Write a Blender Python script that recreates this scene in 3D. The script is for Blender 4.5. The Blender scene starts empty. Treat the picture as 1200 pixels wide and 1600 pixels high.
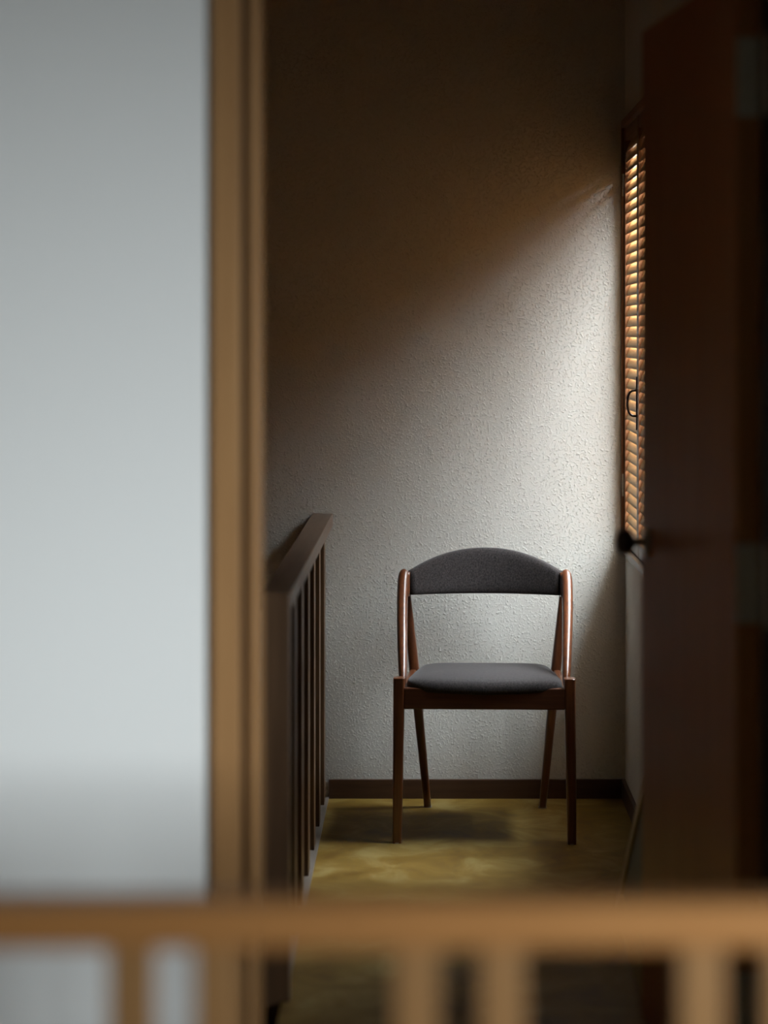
import bpy, bmesh, math, random
from mathutils import Vector, Matrix

C = bpy.context.scene
COL = C.collection
R = math.radians
random.seed(4)

# ------------------------------------------------------------------ camera
F = 3430.0                       # focal length in pixels of the 1200x1600 frame
cam_d = bpy.data.cameras.new('camera')
cam = bpy.data.objects.new('camera', cam_d)
COL.objects.link(cam)
cam.location = (0, 0, 1.39)
cam.rotation_euler = (R(90), 0, 0)
cam_d.sensor_fit = 'VERTICAL'
cam_d.sensor_height = 36
cam_d.sensor_width = 27
cam_d.lens = 36 * F / 1600
cam_d.shift_x = -70 / 1600
cam_d.shift_y = -280 / 1600
cam_d.dof.use_dof = True
cam_d.dof.focus_distance = 6.22
cam_d.dof.aperture_fstop = 1.4
cam_d.clip_start = 0.05
C.camera = cam

# ------------------------------------------------------------------ light
w = bpy.data.worlds.new('sky')
C.world = w
w.use_nodes = True
bg = w.node_tree.nodes['Background']
bg.inputs[0].default_value = (0.80, 0.90, 1.0, 1)
bg.inputs[1].default_value = 1.0
w.cycles.sampling_method = 'NONE'   # the rooms are closed; the sky is seen only through the slats

def area(name, loc, target, sx, sy, power, col, spread=180):
    d = bpy.data.lights.new(name, 'AREA')
    d.shape = 'RECTANGLE'; d.size = sx; d.size_y = sy
    d.energy = power; d.color = col; d.spread = R(spread)
    o = bpy.data.objects.new(name, d)
    COL.objects.link(o)
    o.location = loc
    o.rotation_euler = (Vector(target) - Vector(loc)).to_track_quat('-Z', 'Y').to_euler()
    return o

# bright sky high above the neighbouring roof, seen through the louvred shutters
area('daylight_over_shutters', (3.72, 6.2, 4.74), (0.60, 6.2, 1.40), 8.4, 4.0, 9000, (0.86, 0.945, 1.0))
# daylight at the window of the front room, to the right of the camera
area('daylight_front_window', (3.62, -0.75, 1.42), (-0.40, 3.45, 0.76), 1.0, 0.6, 12.5, (0.89, 0.965, 1.0), 32)

C.view_settings.view_transform = 'Standard'
C.view_settings.look = 'None'
C.view_settings.exposure = 0.0
C.view_settings.gamma = 1.0
C.view_settings.use_curve_mapping = False
C.cycles.max_bounces = 10
C.cycles.diffuse_bounces = 6
C.cycles.glossy_bounces = 4
C.cycles.sample_clamp_indirect = 4.0

# ------------------------------------------------------------------ materials
def mat(name, rough=0.5, spec=0.5):
    m = bpy.data.materials.new(name)
    m.use_nodes = True
    nt = m.node_tree
    b = nt.nodes['Principled BSDF']
    b.inputs['Roughness'].default_value = rough
    b.inputs['Specular IOR Level'].default_value = spec
    return m, nt, b

def node(nt, kind, **kw):
    n = nt.nodes.new(kind)
    for k, v in kw.items():
        if hasattr(n, k):
            setattr(n, k, v)
        else:
            n.inputs[k.replace('_', ' ')].default_value = v
    return n

def ramp(nt, src, stops):
    r = nt.nodes.new('ShaderNodeValToRGB')
    e = r.color_ramp.elements
    while len(e) < len(stops):
        e.new(0.5)
    for q, (p, c) in zip(e, stops):
        q.position = p
        q.color = (*c, 1) if len(c) == 3 else c
    nt.links.new(src, r.inputs[0])
    return r

def wood(name, dark, light, rough=0.45, axis=2, fine=60, coat=0.0, spec=0.4):
    m, nt, b = mat(name, rough, spec)
    tc = node(nt, 'ShaderNodeTexCoord')
    mp = node(nt, 'ShaderNodeMapping')
    s = [fine, fine, fine]
    s[axis] = fine * 0.06
    mp.inputs['Scale'].default_value = s
    nt.links.new(tc.outputs['Object'], mp.inputs[0])
    n1 = node(nt, 'ShaderNodeTexNoise', Scale=1.0, Detail=6.0, Roughness=0.6, Distortion=0.4)
    nt.links.new(mp.outputs[0], n1.inputs['Vector'])
    r = ramp(nt, n1.outputs[0], [(0.3, dark), (0.7, light)])
    nt.links.new(r.outputs[0], b.inputs['Base Color'])
    bp = node(nt, 'ShaderNodeBump', Strength=0.15, Distance=0.001)
    nt.links.new(n1.outputs[0], bp.inputs['Height'])
    nt.links.new(bp.outputs[0], b.inputs['Normal'])
    b.inputs['Coat Weight'].default_value = coat
    b.inputs['Coat Roughness'].default_value = 0.32
    return m

def plaster(name, col, height=0.0022, scale=95, relief=True):
    m, nt, b = mat(name, 0.75, 0.25)
    b.inputs['Base Color'].default_value = (*col, 1)
    if relief:
        tc = node(nt, 'ShaderNodeTexCoord')
        # short worm-like strokes and dots, as on a pressed relief wallpaper
        w1 = node(nt, 'ShaderNodeTexNoise', Scale=scale * 0.5, Detail=1.0)
        nt.links.new(tc.outputs['Object'], w1.inputs['Vector'])
        mx = node(nt, 'ShaderNodeVectorMath', operation='MULTIPLY_ADD')
        mx.inputs[1].default_value = (0.012, 0.012, 0.012)
        nt.links.new(w1.outputs['Color'], mx.inputs[0])
        nt.links.new(tc.outputs['Object'], mx.inputs[2])
        n1 = node(nt, 'ShaderNodeTexNoise', Scale=scale, Detail=2.0, Roughness=0.45)
        nt.links.new(mx.outputs[0], n1.inputs['Vector'])
        r1 = ramp(nt, n1.outputs[0], [(0.53, (0, 0, 0)), (0.68, (1, 1, 1))])
        n2 = node(nt, 'ShaderNodeTexNoise', Scale=scale * 2.6, Detail=2.0)
        nt.links.new(tc.outputs['Object'], n2.inputs['Vector'])
        ad = node(nt, 'ShaderNodeMath', operation='MULTIPLY_ADD')
        ad.inputs[1].default_value = 0.35
        nt.links.new(n2.outputs[0], ad.inputs[0])
        nt.links.new(r1.outputs[0], ad.inputs[2])
        bp = node(nt, 'ShaderNodeBump', Strength=1.0, Distance=height)
        nt.links.new(ad.outputs[0], bp.inputs['Height'])
        nt.links.new(bp.outputs[0], b.inputs['Normal'])
    return m

def plain(name, col, rough=0.5, metal=0.0, spec=0.5):
    m, nt, b = mat(name, rough, spec)
    b.inputs['Base Color'].default_value = (*col, 1)
    b.inputs['Metallic'].default_value = metal
    return m

def fabric_mat():
    m, nt, b = mat('charcoal_wool', 0.95, 0.15)
    tc = node(nt, 'ShaderNodeTexCoord')
    mp = node(nt, 'ShaderNodeMapping')
    mp.inputs['Scale'].default_value = (420, 420, 160)
    nt.links.new(tc.outputs['Object'], mp.inputs[0])
    n1 = node(nt, 'ShaderNodeTexNoise', Scale=1.0, Detail=3.0, Roughness=0.7)
    nt.links.new(mp.outputs[0], n1.inputs['Vector'])
    n2 = node(nt, 'ShaderNodeTexNoise', Scale=240.0, Detail=4.0)
    nt.links.new(tc.outputs['Object'], n2.inputs['Vector'])
    mm = node(nt, 'ShaderNodeMath', operation='MULTIPLY')
    nt.links.new(n1.outputs[0], mm.inputs[0]); nt.links.new(n2.outputs[0], mm.inputs[1])
    r = ramp(nt, mm.outputs[0], [(0.10, (0.013, 0.011, 0.011)), (0.42, (0.066, 0.055, 0.054))])
    nt.links.new(r.outputs[0], b.inputs['Base Color'])
    b.inputs['Sheen Weight'].default_value = 0.15
    b.inputs['Sheen Roughness'].default_value = 0.5
    bp = node(nt, 'ShaderNodeBump', Strength=0.5, Distance=0.001)
    nt.links.new(n1.outputs[0], bp.inputs['Height'])
    nt.links.new(bp.outputs[0], b.inputs['Normal'])
    return m

def floor_mat():
    m, nt, b = mat('olive_floor', 0.6, 0.12)
    tc = node(nt, 'ShaderNodeTexCoord')
    n1 = node(nt, 'ShaderNodeTexNoise', Scale=7.0, Detail=6.0, Roughness=0.6, Distortion=0.8)
    nt.links.new(tc.outputs['Object'], n1.inputs['Vector'])
    r = ramp(nt, n1.outputs[0], [(0.32, (0.150, 0.080, 0.012)), (0.50, (0.220, 0.134, 0.028)), (0.66, (0.30, 0.215, 0.072))])
    nt.links.new(r.outputs[0], b.inputs['Base Color'])
    r2 = ramp(nt, n1.outputs[0], [(0.3, (0.5,) * 3), (0.7, (0.7,) * 3)])
    nt.links.new(r2.outputs[0], b.inputs['Roughness'])
    bp = node(nt, 'ShaderNodeBump', Strength=0.2, Distance=0.003)
    nt.links.new(n1.outputs[0], bp.inputs['Height'])
    nt.links.new(bp.outputs[0], b.inputs['Normal'])
    return m

def glass_mat():
    m = bpy.data.materials.new('window_glass')
    m.use_nodes = True
    nt = m.node_tree
    nt.nodes.clear()
    o = node(nt, 'ShaderNodeOutputMaterial')
    t = node(nt, 'ShaderNodeBsdfTransparent')
    g = node(nt, 'ShaderNodeBsdfGlossy', Roughness=0.02)
    lw = node(nt, 'ShaderNodeLayerWeight')
    pw = node(nt, 'ShaderNodeMath', operation='POWER')
    pw.inputs[1].default_value = 5.0
    lw.inputs['Blend'].default_value = 0.5
    nt.links.new(lw.outputs['Facing'], pw.inputs[0])
    f = node(nt, 'ShaderNodeMath', operation='MULTIPLY_ADD')
    f.inputs[1].default_value = 0.92
    f.inputs[2].default_value = 0.03
    nt.links.new(pw.outputs[0], f.inputs[0])
    mx = node(nt, 'ShaderNodeMixShader')
    nt.links.new(f.outputs[0], mx.inputs[0])
    nt.links.new(t.outputs[0], mx.inputs[1])
    nt.links.new(g.outputs[0], mx.inputs[2])
    nt.links.new(mx.outputs[0], o.inputs[0])
    return m

M_BOUNCEBROWN = wood('warm_bounce_brown', (0.21, 0.098, 0.034), (0.29, 0.145, 0.055), 0.6, 2, 20)  # for unseen wall and ceiling; brown wood invented to warm the bounced light
M_RELIEF = plaster('relief_wallpaper', (0.66, 0.640, 0.585), 0.0019, 165)
M_WHITE = plaster('smooth_white_wall', (0.80, 0.80, 0.78), relief=False)
M_CEIL = plaster('ceiling_white', (0.6, 0.57, 0.52), relief=False)
M_FLOOR = floor_mat()
M_FLOOR2 = wood('front_room_floor', (0.16, 0.09, 0.04), (0.25, 0.15, 0.07), 0.5, 0)
M_TEAK = wood('teak', (0.075, 0.021, 0.008), (0.175, 0.056, 0.018), 0.30, 2, 90, 0.7)
M_TEAKX = wood('teak_rail', (0.060, 0.019, 0.008), (0.105, 0.036, 0.014), 0.42, 0, 90, 0.1)
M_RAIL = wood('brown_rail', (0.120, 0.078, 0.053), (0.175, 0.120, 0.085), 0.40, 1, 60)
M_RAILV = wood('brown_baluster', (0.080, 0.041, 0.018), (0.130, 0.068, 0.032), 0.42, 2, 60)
M_BASE = wood('dark_baseboard', (0.055, 0.026, 0.014), (0.085, 0.042, 0.022), 0.5, 0, 60)
M_HONEY = wood('honey_wood', (0.28, 0.140, 0.050), (0.35, 0.185, 0.070), 0.5, 2, 40)
M_HONEYX = wood('honey_wood_rail', (0.36, 0.155, 0.043), (0.45, 0.205, 0.063), 0.5, 0, 40)
M_DOOR = wood('door_veneer', (0.35, 0.140, 0.060), (0.46, 0.205, 0.095), 0.42, 2, 25, spec=0.2)
M_DOOREDGE = wood('door_edge', (0.38, 0.17, 0.05), (0.48, 0.22, 0.07), 0.5, 2, 40)
M_SHADEJAMB = wood('shaded_jamb', (0.012, 0.009, 0.008), (0.022, 0.015, 0.012), 0.6, 2, 40)  # shade on the right jamb, put into its base colour
M_SLATLIT = wood('louvre_wood_lit', (0.50, 0.32, 0.155), (0.62, 0.42, 0.23), 0.5, 1, 60, spec=0.25)  # same wood as the shutter frame, made paler where daylight falls on it
M_SHUTSHADE = wood('shutter_wood_shaded', (0.17, 0.068, 0.028), (0.26, 0.115, 0.05), 0.4, 2, 60)  # same wood as the slats, its unlit look put into the colour
M_FABRIC = fabric_mat()
M_STEEL = plain('dull_steel', (0.50, 0.50, 0.42), 0.5, 0.3)
M_NICKEL = plain('nickel', (0.45, 0.47, 0.44), 0.3, 1.0)
M_KNOB = plain('dark_knob', (0.035, 0.015, 0.012), 0.3)
M_BRONZE = plain('dark_bronze', (0.05, 0.03, 0.035), 0.35, 0.7)
M_PANEL = plain('grey_green_board', (0.16, 0.17, 0.14), 0.6)
M_PANELEDGE = plain('pale_wood_edge', (0.42, 0.32, 0.14), 0.5)
M_TRIM = plain('grey_brown_nosing', (0.18, 0.15, 0.125), 0.5)
M_FELT = plain('felt_glide', (0.35, 0.30, 0.26), 0.9)
M_GLASS = glass_mat()

# ------------------------------------------------------------------ helpers
def bx(bm, x0, x1, y0, y1, z0, z1):
    v = [bm.verts.new((x, y, z)) for x in (x0, x1) for y in (y0, y1) for z in (z0, z1)]
    for q in ((0, 1, 3, 2), (4, 6, 7, 5), (0, 4, 5, 1), (2, 3, 7, 6), (0, 2, 6, 4), (1, 5, 7, 3)):
        bm.faces.new([v[i] for i in q])

def obj(name, bm, m, parent=None, bevel=0.0, smooth=False, segs=2):
    bmesh.ops.recalc_face_normals(bm, faces=bm.faces)
    if bevel:
        bmesh.ops.bevel(bm, geom=list(bm.edges), offset=bevel, segments=segs, profile=0.5, affect='EDGES')
    me = bpy.data.meshes.new(name)
    bm.to_mesh(me); bm.free()
    if m: me.materials.append(m)
    if smooth:
        me.shade_smooth()
    o = bpy.data.objects.new(name, me)
    COL.objects.link(o)
    if parent is not None:
        o.parent = parent
    return o

def box(name, x0, x1, y0, y1, z0, z1, m, parent=None, bevel=0.0):
    """a box whose origin is the centre of its base, in the parent's frame"""
    cx, cy = (x0 + x1) / 2, (y0 + y1) / 2
    bm = bmesh.new()
    bx(bm, x0 - cx, x1 - cx, y0 - cy, y1 - cy, 0, z1 - z0)
    o = obj(name, bm, m, parent, bevel)
    o.location = (cx, cy, z0)
    return o

def tag(o, label=None, cat=None, group=None, kind=None):
    if label: o['label'] = label
    if cat: o['category'] = cat
    if group: o['group'] = group
    if kind: o['kind'] = kind
    return o

def empty(name, loc=(0, 0, 0), rz=0.0):
    o = bpy.data.objects.new(name, None)
    COL.objects.link(o)
    o.location = loc
    o.rotation_euler = (0, 0, rz)
    o.empty_display_size = 0.1
    return o

def ring(c, u, v, a, b, n=20, p=2.0):
    """superellipse ring round c, half axes a along u and b along v"""
    c, u, v = Vector(c), Vector(u).normalized(), Vector(v).normalized()
    out = []
    for i in range(n):
        t = 2 * math.pi * i / n
        ct, st = math.cos(t), math.sin(t)
        out.append(c + u * a * math.copysign(abs(ct) ** (2 / p), ct) + v * b * math.copysign(abs(st) ** (2 / p), st))
    return out

def loft(bm, rings, cap=True):
    vr = [[bm.verts.new(p) for p in r] for r in rings]
    n = len(rings[0])
    for a, b in zip(vr, vr[1:]):
        for i in range(n):
            bm.faces.new((a[i], a[(i + 1) % n], b[(i + 1) % n], b[i]))
    if cap:
        bm.faces.new(vr[0]); bm.faces.new(vr[-1][::-1])

def dup(o, parent=None):
    c = o.copy(); COL.objects.link(c)
    if parent is not None: c.parent = parent
    for ch in list(o.children):
        dup(ch, c)
    return c

# ------------------------------------------------------------------ setting: far corridor
XR, YB = 0.587, 6.56             # right wall face, back wall face
WY0, WY1, WZ0, WZ1 = 5.72, 6.545, 0.760, 2.000   # shuttered window opening

tag(box('wall_back', -1.60, 0.75, YB, YB + 0.12, -2.4, 2.55, M_RELIEF),
    'off-white relief papered wall behind the chair', 'wall', kind='structure')

bm = bmesh.new()
T = XR + 0.13
bx(bm, XR, T, 3.62, WY0, -0.1, 2.55)
bx(bm, XR, T, WY1, YB, -0.1, 2.55)
bx(bm, XR, T, WY0, WY1, -0.1, WZ0)
bx(bm, XR, T, WY0, WY1, WZ1, 2.55)
tag(obj('wall_right', bm, M_RELIEF), 'off-white wall with the shuttered window, half hidden by the open door', 'wall', kind='structure')

tag(box('wall_left', -1.72, -1.60, 3.62, YB + 0.12, -2.4, 2.55, M_BOUNCEBROWN),
    'unseen wall across the stairwell, made brown to warm the bounced light', 'wall', kind='structure')
tag(box('floor', -0.306, XR, 3.50, YB, -0.12, 0.0, M_FLOOR),
    'mottled olive yellow corridor floor under the chair', 'floor', kind='structure')
tag(box('floor_stairwell', -1.60, -0.306, 3.62, YB, -2.5, -2.4, M_FLOOR2),
    'brown floor at the bottom of the stairwell', 'floor', kind='structure')
tag(box('wall_stairwell', -0.306, -0.25, 3.62, YB, -2.4, -0.12, M_WHITE),
    'white wall of the stairwell below the corridor floor', 'wall', kind='structure')
tag(box('wall_below', -1.60, -0.25, 3.50, 3.62, -2.4, -0.12, M_WHITE),
    'white wall closing the stairwell under the doorway', 'wall', kind='structure')
tag(box('ceiling', -1.72, 0.75, 3.62, YB + 0.12, 2.55, 2.65, M_BOUNCEBROWN),
    'unseen ceiling above the corridor, made brown to warm the bounced light', 'ceiling', kind='structure')
tag(box('baseboard_back', -0.298, XR, YB - 0.012, YB, 0.0, 0.057, M_BASE, bevel=0.001),
    'dark brown baseboard along the wall behind the chair', 'baseboard', kind='structure')
tag(box('baseboard_right', XR - 0.012, XR, 3.80, YB - 0.012, 0.0, 0.057, M_BASE, bevel=0.001),
    'dark brown baseboard under the shuttered window', 'baseboard', kind='structure')
tag(box('trim_1', -0.345, -0.298, 4.60, YB, -0.02, 0.004, M_TRIM, bevel=0.001),
    'grey brown floor edging strip under the dark balusters', 'trim', kind='structure')

# window casing, sill and glass
win = tag(empty('window_1', (XR, (WY0 + WY1) / 2, WZ0)), 'shuttered window in the right wall beside the chair', 'window', kind='structure')
cy = (WY0 + WY1) / 2
def wbox(name, x0, x1, y0, y1, z0, z1, m, bevel=0.0012):
    return box(name, x0 - XR, x1 - XR, y0 - cy, y1 - cy, z0 - WZ0, z1 - WZ0, m, win, bevel)
wbox('window_casing', 0.574, XR, WY1, WY1 + 0.013, WZ0 - 0.02, WZ1 + 0.022, M_SHUTSHADE)
wbox('window_casing', 0.574, XR, WY0 - 0.028, WY0, WZ0 - 0.02, WZ1 + 0.022, M_SHUTSHADE)
wbox('window_casing', 0.574, XR, WY0, WY1, WZ1, WZ1 + 0.022, M_SHUTSHADE)
wbox('window_sill', 0.570, T, WY0, WY1, WZ0 - 0.018, WZ0, M_RAIL)
wbox('window_frame', 0.675, 0.700, WY0, WY0 + 0.03, WZ0, WZ1, M_SHUTSHADE)
wbox('window_frame', 0.675, 0.700, WY1 - 0.03, WY1, WZ0, WZ1, M_SHUTSHADE)
wbox('window_frame', 0.675, 0.700, WY0 + 0.03, WY1 - 0.03, WZ0, WZ0 + 0.03, M_SHUTSHADE)
wbox('window_frame', 0.675, 0.700, WY0 + 0.03, WY1 - 0.03, WZ1 - 0.03, WZ1, M_SHUTSHADE)
wbox('glass_pane', 0.686, 0.690, WY0 + 0.03, WY1 - 0.03, WZ0 + 0.03, WZ1 - 0.03, M_GLASS, 0)

# ------------------------------------------------------------------ setting: front room
YF = 3.50
JX0, JX1 = -0.345, 0.625         # outer edges of the door frame
bm = bmesh.new()
bx(bm, -1.90, JX0, YF, 3.62, -0.1, 2.55)
bx(bm, JX1, 3.72, YF, 3.62, -0.1, 2.55)
bx(bm, JX0, JX1, YF, 3.62, 2.09, 2.55)
tag(obj('wall_front', bm, M_WHITE), 'smooth white wall beside the honey wood door frame', 'wall', kind='structure')
bm = bmesh.new()
bx(bm, 3.60, 3.72, -1.6, -1.35, -0.1, 2.55)
bx(bm, 3.60, 3.72, -0.15, YF, -0.1, 2.55)
bx(bm, 3.60, 3.72, -1.35, -0.15, -0.1, 0.95)
bx(bm, 3.60, 3.72, -1.35, -0.15, 1.95, 2.55)
tag(obj('wall_side', bm, M_WHITE), 'white side wall of the front room with its window', 'wall', kind='structure')
tag(box('wall_opposite', -2.02, -1.90, -1.6, 3.62, -0.1, 2.55, M_WHITE), 'white wall of the front room opposite its window', 'wall', kind='structure')
tag(box('wall_rear', -2.02, 3.72, -1.72, -1.6, -0.1, 2.55, M_WHITE), 'white wall of the front room behind the viewer', 'wall', kind='structure')
tag(box('floor_front', -1.90, 3.60, -1.6, YF, -0.12, 0.0, M_FLOOR2), 'brown floor of the front room under the pale railing', 'floor', kind='structure')
tag(box('ceiling_front', -2.02, 3.72, -1.72, 3.62, 2.55, 2.65, M_CEIL), 'white ceiling of the front room', 'ceiling', kind='structure')

# ------------------------------------------------------------------ door and its frame
door = tag(empty('door_1', (0.11, 3.56, 0)), 'open reddish brown door in a honey wood frame, dark round knob', 'door', kind='structure')
def dbox(name, x0, x1, y0, y1, z0, z1, m, bevel=0.0015):
    return box(name, x0 - 0.11, x1 - 0.11, y0 - 3.56, y1 - 3.56, z0, z1, m, door, bevel)
dbox('door_jamb', JX0, -0.299, 3.488, 3.66, 0, 2.03, M_HONEY)
dbox('door_stop', -0.299, -0.286, 3.535, 3.66, 0, 2.03, M_HONEY)
dbox('door_stop', -0.286, -0.273, 3.50, 3.62, 0, 2.018, M_HONEY)
dbox('door_jamb', 0.561, JX1, 3.488, 3.66, 0, 2.03, M_SHADEJAMB)
dbox('door_head', JX0, JX1, 3.488, 3.66, 2.03, 2.09, M_HONEYX)

# the leaf hangs on the right jamb and stands open into the corridor
HX, HY = 0.513, 3.665
ang = math.atan2(4.45 - HY, 0.432 - HX)          # direction hinge -> free edge
LW, LT = 0.79, 0.042
leaf_bm = bmesh.new()
bx(leaf_bm, 0, LW, -LT, 0, 0.008, 2.0)             # local x along the leaf, visible face at y=0
leaf = obj('door_leaf', leaf_bm, M_DOOR, door, 0.0012)
leaf.data.materials.append(M_DOOREDGE)
for p in leaf.data.polygons:
    if p.normal.x < -0.9: p.material_index = 1
leaf.location = (HX - 0.11, HY - 3.56, 0)
leaf.rotation_euler = (0, 0, ang)
# knob: rose, neck and round knob on the visible face
kz, kx = 0.972, LW - 0.062
def turned(name, prof, m, parent, loc, axis='Y', n=28):
    bm = bmesh.new()
    rings = []
    for r, h in prof:
        rings.append([Vector((r * math.cos(2 * math.pi * i / n), h, r * math.sin(2 * math.pi * i / n))) for i in range(n)])
    loft(bm, rings)
    o = obj(name, bm, m, parent, smooth=True)
    o.location = loc
    return o
turned('rose', [(0.030, 0), (0.031, 0.002), (0.029, 0.005), (0.020, 0.008), (0.014, 0.010)], M_NICKEL, leaf, (kx, 0, kz))
turned('knob_neck', [(0.010, 0.006), (0.009, 0.02), (0.011, 0.034)], M_NICKEL, leaf, (kx, 0, kz))
turned('knob', [(0.010, 0.030), (0.020, 0.033), (0.0258, 0.041), (0.0268, 0.049), (0.024, 0.058), (0.014, 0.064), (0.003, 0.0655)], M_KNOB, leaf, (kx, 0, kz))
# butt hinges: one plate on the leaf's edge, one on the jamb, knuckle between
for hz in (1.75, 0.905, 0.19):
    hb = bmesh.new()
    bx(hb, -0.003, 0.0005, -LT + 0.002, 0.000, 0, 0.133)
    h = obj('hinge', hb, M_STEEL, leaf, 0.0006)
    h.location = (0, 0, hz)
    for k in range(3):
        turned_bm = bmesh.new()
        for dz in (0.02 + 0.04 * k,):
            loft(turned_bm, [ring((-0.004, -0.030 + 0.018 * (k % 2), dz), (1, 0, 0), (0, 0, 1), 0.003, 0.003, 8),
                             ring((-0.0025, -0.030 + 0.018 * (k % 2), dz), (1, 0, 0), (0, 0, 1), 0.003, 0.003, 8)][::-1])
        sc = obj('screw', turned_bm, M_NICKEL, leaf)
        sc.location = (0, 0, hz)
    dbox('hinge_plate', 0.5575, 0.5612, 3.60, 3.655, hz, hz + 0.133, M_STEEL, 0.0006)

# ------------------------------------------------------------------ louvred shutters
def make_shutter(y0, y1, handle_near, st_w=0.026):
    """a leaf between y0 and y1; origin at the foot of its hinge edge"""
    root = empty('louvred_shutter', (0.583, y1, WZ0 + 0.003))
    W, H, st, th = y1 - y0, WZ1 - WZ0 - 0.006, st_w, 0.024
    for a, b in ((-W, -W + st), (-st, 0)):
        box('stile', 0, th, a + 0.0008, b - 0.0008, 0, H, M_SHUTSHADE, root, 0.001)
    box('rail', 0.001, th - 0.001, -W + st, -st, 0, 0.040, M_SHUTSHADE, root, 0.001)
    box('rail', 0.001, th - 0.001, -W + st, -st, H - 0.036, H, M_SHUTSHADE, root, 0.001)
    # slat: steep, the room-side edge hanging low, both edges cut upright
    D, slope, hc = 0.0070, math.tan(R(66)), 0.0037
    L = (W - 2 * st) / 2 + 0.004
    sec = [(-D, -D * slope - hc), (D, D * slope - hc), (D, D * slope + hc * 0.8), (D * 0.8, D * slope * 0.8 + hc * 1.1),
           (-D * 0.8, -D * slope * 0.8 + hc), (-D, -D * slope + hc * 0.8)]
    bm = bmesh.new()
    loft(bm, [[Vector((x, q * L, z)) for x, z in sec] for q in (-1, 1)])
    first = obj('louvre_slat', bm, M_SLATLIT, root)
    n_s, pitch = 38, 0.0305
    for i in range(n_s):
        o = first if i == 0 else first.copy()
        if i: COL.objects.link(o)
        o.location = (th / 2, -W / 2, 0.040 + 0.014 + i * pitch)
    for hz in (0.14, H - 0.20):
        bm = bmesh.new()
        for k in range(3):
            loft(bm, [ring((-0.004, 0.003, hz + k * 0.0225), (1, 0, 0), (0, 1, 0), 0.0035, 0.0035, 10),
                      ring((-0.004, 0.003, hz + k * 0.0225 + 0.0215), (1, 0, 0), (0, 1, 0), 0.0035, 0.0035, 10)])
        h = obj('hinge', bm, M_STEEL, root)
        if not handle_near: h.location.y = -W - 0.006
    return root, W, H

def pull_handle(root, y, z):
    """bowed D pull on its narrow back plate"""
    plate = box('pull_plate', -0.003, 0.0005, y - 0.006, y + 0.006, z - 0.075, z + 0.075, M_BRONZE, root, 0.001)
    bm = bmesh.new()
    pts = []
    for i in range(17):
        t = i / 16
        a = math.pi * t
        pts.append(Vector((-0.003 - 0.024 * math.sin(a) ** 0.6, y, z - 0.036 * math.cos(a))))
    rings = []
    for i, p in enumerate(pts):
        q = (pts[min(i + 1, 16)] - pts[max(i - 1, 0)]).normalized()
        rings.append(ring(p, (0, 1, 0), q.cross(Vector((0, 1, 0))), 0.0046, 0.0034, 10))
    loft(bm, rings)
    obj('pull_handle', bm, M_BRONZE, root, smooth=True)

MIDY = 6.13
s1, W1, H1 = make_shutter(MIDY + 0.001, WY1 - 0.002, True)
pull_handle(s1, -W1 + 0.018, 1.1925 - WZ0 - 0.003 + 0.0)
tag(s1, 'brown louvred shutter leaf next to the far corner, with a dark bowed pull', 'shutter', 'louvred shutters on the window')
s2, W2, H2 = make_shutter(WY0 + 0.002, MIDY - 0.001, False)
tag(s2, 'brown louvred shutter leaf mostly hidden behind the open door', 'shutter', 'louvred shutters on the window')

# ------------------------------------------------------------------ dark balustrade beside the stairwell
bal = tag(empty('stair_balustrade', (-0.3175, 4.57, 0)), 'dark brown balustrade with flat handrail running to the back wall', 'railing')
def sbox(name, x0, x1, y0, y1, z0, z1, m, bevel=0.0015):
    return box(name, x0 + 0.3175, x1 + 0.3175, y0 - 4.57, y1 - 4.57, z0, z1, m, bal, bevel)
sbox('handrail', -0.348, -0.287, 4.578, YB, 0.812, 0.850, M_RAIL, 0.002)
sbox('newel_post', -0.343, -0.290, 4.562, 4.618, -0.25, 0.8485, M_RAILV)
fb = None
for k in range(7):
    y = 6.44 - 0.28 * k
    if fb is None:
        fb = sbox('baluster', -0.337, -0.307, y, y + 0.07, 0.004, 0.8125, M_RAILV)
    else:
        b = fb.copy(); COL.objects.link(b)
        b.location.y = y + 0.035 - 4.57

# ------------------------------------------------------------------ pale railing close to the camera
RY = 2.074
pr = tag(empty('landing_railing', (0, RY + 0.025, 0)), 'honey coloured wooden railing across the bottom of the picture, closest to the viewer', 'railing')
box('handrail', -1.9, 3.6, -0.025, 0.025, 0.807, 0.850, M_HONEYX, pr, 0.004)
box('bottom_rail', -1.9, 3.6, -0.018, 0.018, 0.06, 0.10, M_HONEYX, pr, 0.003)
fb = None
for k in range(-7, 14):
    for off in (-0.012, 0.070):
        x = off + 0.272 * k
        if x < -1.87 or x > 3.57: continue
        if fb is None:
            fb = box('baluster', x - 0.021, x + 0.021, -0.014, 0.014, 0.10, 0.808, M_HONEY, pr, 0.002)
        else:
            b = fb.copy(); COL.objects.link(b); b.location.x = x
for x in (-1.45, 0.95, 2.2):
    box('railing_foot', x - 0.02, x + 0.02, -0.018, 0.018, 0.0, 0.061, M_HONEY, pr, 0.002)

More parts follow.
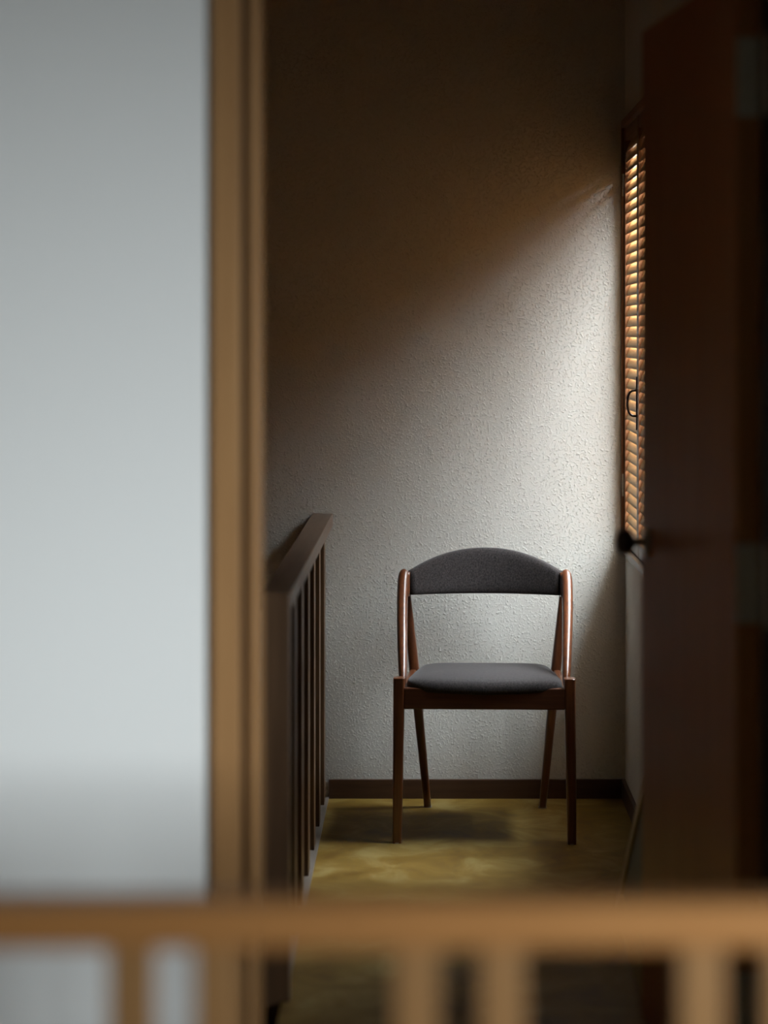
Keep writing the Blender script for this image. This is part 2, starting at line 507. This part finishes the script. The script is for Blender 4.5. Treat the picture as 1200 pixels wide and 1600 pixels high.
# ------------------------------------------------------------------ board leaning on the right wall
LH = 0.625
lean = math.atan2(0.585 - 0.006 - 0.443, LH)
board = empty('picture_board', (0.443, 4.93, 0.0))
tag(board, 'framed grey picture board with pale wooden frame leaning on the right wall', 'picture')
board.rotation_euler = (0, lean, 0)
FW = 0.06
box('board_face', 0.006, 0.012, -0.346 + FW, 0.346 - FW, FW, LH - FW, M_PANEL, board)
box('frame_strip', 0, 0.014, 0.346 - FW, 0.346, 0.002, LH, M_PANELEDGE, board, 0.001)
box('frame_strip', 0, 0.014, -0.346, -0.346 + FW, 0.002, LH, M_PANELEDGE, board, 0.001)
box('frame_strip', 0, 0.014, -0.346 + FW, 0.346 - FW, 0.002, FW, M_PANELEDGE, board, 0.001)
box('frame_strip', 0, 0.014, -0.346 + FW, 0.346 - FW, LH - FW, LH, M_PANELEDGE, board, 0.001)

# ------------------------------------------------------------------ the chair
ch = empty('dining_chair', (0.158, 6.200, 0), R(-1.7))
tag(ch, 'teak dining chair with charcoal wool seat and curved backrest', 'chair')
X, Y, Z = Vector((1, 0, 0)), Vector((0, 1, 0)), Vector((0, 0, 1))

for s in (-1, 1):
    # front leg
    bm = bmesh.new()
    rs = []
    for t in [i / 8 for i in range(9)]:
        z = 0.449 * t
        a = 0.0125 + (0.0162 - 0.0125) * t
        b = 0.0130 + (0.0200 - 0.0130) * t
        rs.append(ring((s * (0.238 - 0.006 * t), -0.222 + 0.004 * t, z), X, Y, a, b, 24, 4.5))
    rs.append(ring((s * 0.232, -0.218, 0.4505), X, Y, 0.0145, 0.0183, 24, 4.5))
    loft(bm, rs)
    obj('leg', bm, M_TEAK, ch)
    # rear leg running up to the backrest
    bm = bmesh.new()
    rs = []
    for t in [i / 14 for i in range(15)]:
        z = 0.672 * t
        x = 0.168 + 0.062 * t
        y = 0.230 - 0.062 * t - 0.050 * max(0, t - 0.6) ** 1.0
        if t < 0.62: wdt = 0.0125 + 0.009 * (t / 0.62)
        else: wdt = 0.0215 - 0.0105 * ((t - 0.62) / 0.38)
        thk = 0.0105 + 0.0050 * min(1, t / 0.6) - 0.0045 * max(0, (t - 0.6) / 0.4)
        rs.append(ring((s * x, y, z), X, Y, thk, wdt, 24, 3.2))
    loft(bm, rs)
    obj('leg', bm, M_TEAK, ch, smooth=True)
    # glide below the rear foot
    # back post: from behind the front leg up to the end of the backrest
    ctrl = [(0.2235, -0.180, 0.420, 0.0085, 0.016), (0.2250, -0.165, 0.445, 0.0115, 0.017),
            (0.2280, -0.110, 0.500, 0.0138, 0.018), (0.2315, -0.045, 0.560, 0.0148, 0.0185),
            (0.2345, 0.020, 0.615, 0.0153, 0.019), (0.2350, 0.070, 0.657, 0.0158, 0.020),
            (0.2345, 0.095, 0.682, 0.0162, 0.020), (0.2325, 0.108, 0.694, 0.0158, 0.019),
            (0.2285, 0.114, 0.7010, 0.0130, 0.016), (0.2240, 0.116, 0.7045, 0.006, 0.008)]
    bm = bmesh.new()
    rs = []
    for i, (x, y, z, a, b) in enumerate(ctrl):
        p0 = Vector(ctrl[max(i - 1, 0)][:3]); p1 = Vector(ctrl[min(i + 1, len(ctrl) - 1)][:3])
        tg = (p1 - p0).normalized()
        u = (X - tg * X.dot(tg)).normalized()
        v = tg.cross(u)
        rs.append([Vector((s * q.x, q.y, q.z)) for q in ring((x, y, z), u, v, a, b, 24, 2.3)])
    loft(bm, rs)
    o = obj('back_post', bm, M_TEAK, ch, smooth=True)
    o.modifiers.new('smooth', 'SUBSURF').render_levels = 2
    # wooden block that closes the backrest end
    bm = bmesh.new()
    rs = []
    for t in [i / 6 for i in range(7)]:
        z = 0.634 + (0.702 - 0.634) * t
        rs.append(ring((s * (0.2245 - 0.001 * t), 0.112 - 0.012 * (1 - t), z), X, Y, 0.0085, 0.0165, 20, 3.5))
    loft(bm, rs)
    obj('backrest_cap', bm, M_TEAK, ch, smooth=True)
    # side rail of the seat frame
    bm = bmesh.new()
    loft(bm, [ring((s * 0.2225, -0.200, 0.392), X, Z, 0.0105, 0.026, 16, 5),
              ring((s * 0.2080, 0.195, 0.388), X, Z, 0.0105, 0.024, 16, 5)])
    obj('side_rail', bm, M_TEAK, ch)
    for (gx, gy) in ((0.238, -0.222), (0.168, 0.230)):
        bm = bmesh.new()
        loft(bm, [ring((s * gx, gy, 0.0), X, Y, 0.0125, 0.0135, 20, 2.5), ring((s * gx, gy, 0.003), X, Y, 0.0125, 0.0135, 20, 2.5)])
        obj('foot_glide', bm, M_FELT, ch)

box('front_rail', -0.219, 0.219, -0.236, -0.212, 0.366, 0.424, M_TEAKX, ch, 0.003)
box('back_rail', -0.200, 0.200, 0.165, 0.187, 0.366, 0.408, M_TEAKX, ch, 0.003)

# seat: rounded trapezium pillow with a dropped front lip
def plan(n=96):
    out = []
    for i in range(n):
        t = 2 * math.pi * i / n
        ct, st = math.cos(t), math.sin(t)
        p = 10.0
        x = math.copysign(abs(ct) ** (2 / p), ct)
        y = math.copysign(abs(st) ** (2 / p), st)
        out.append((x, y))
    return out
def seat_point(px, py, k, z):
    """px,py in -1..1, k = inset factor, z = height above the frame"""
    v = (py * k + 1) / 2                          # 0 front .. 1 rear
    hw = 0.2165 + (0.182 - 0.2165) * v ** 1.2
    x = px * k * hw
    y = -0.236 + v * 0.420
    if v < 0.5: y -= 0.006 * (1 - (px * k) ** 2) * (1 - 2 * v)
    front = max(0, 1 - v / 0.20)
    drop = -0.013 * (1 - (px * k) ** 2) * front ** 1.5 * (1 if z < 0.02 else 0.6)
    slope = -0.020 * v
    return Vector((x, y, 0.4215 + z + drop + slope))
prof = [(0.95, -0.005), (0.99, -0.003), (0.998, 0.003), (1.000, 0.011), (0.992, 0.018), (0.972, 0.023), (0.935, 0.0272),
        (0.87, 0.0305), (0.76, 0.0335), (0.60, 0.036), (0.42, 0.0375), (0.22, 0.0385), (0.05, 0.0388)]
bm = bmesh.new()
pl = plan()
loft(bm, [[seat_point(px, py, k, z) for px, py in pl] for k, z in prof])
so = obj('seat', bm, M_FABRIC, ch, smooth=True)

# backrest: bowed upholstered band, arched along its top
bm = bmesh.new()
rs = []
NT = 36
for i in range(NT + 1):
    t = -1 + 2 * i / NT
    x = 0.2175 * t
    y = 0.112 + 0.080 * (1 - t * t)
    zt = 0.703 + 0.062 * (1 - abs(t) ** 2.1)
    zb = 0.636 - 0.004 * (1 - t * t)
    zc, hh = (zt + zb) / 2, (zt - zb) / 2
    nrm = Vector((2 * 0.080 * t / 0.2175, 1, 0)).normalized()
    thk = 0.0155 - 0.003 * abs(t) ** 6
    up = (Z + nrm * 0.16).normalized()
    rs.append(ring((x, y, zc), nrm, up, thk, hh, 40, 3.6))
loft(bm, rs)
obj('backrest', bm, M_FABRIC, ch, smooth=True)
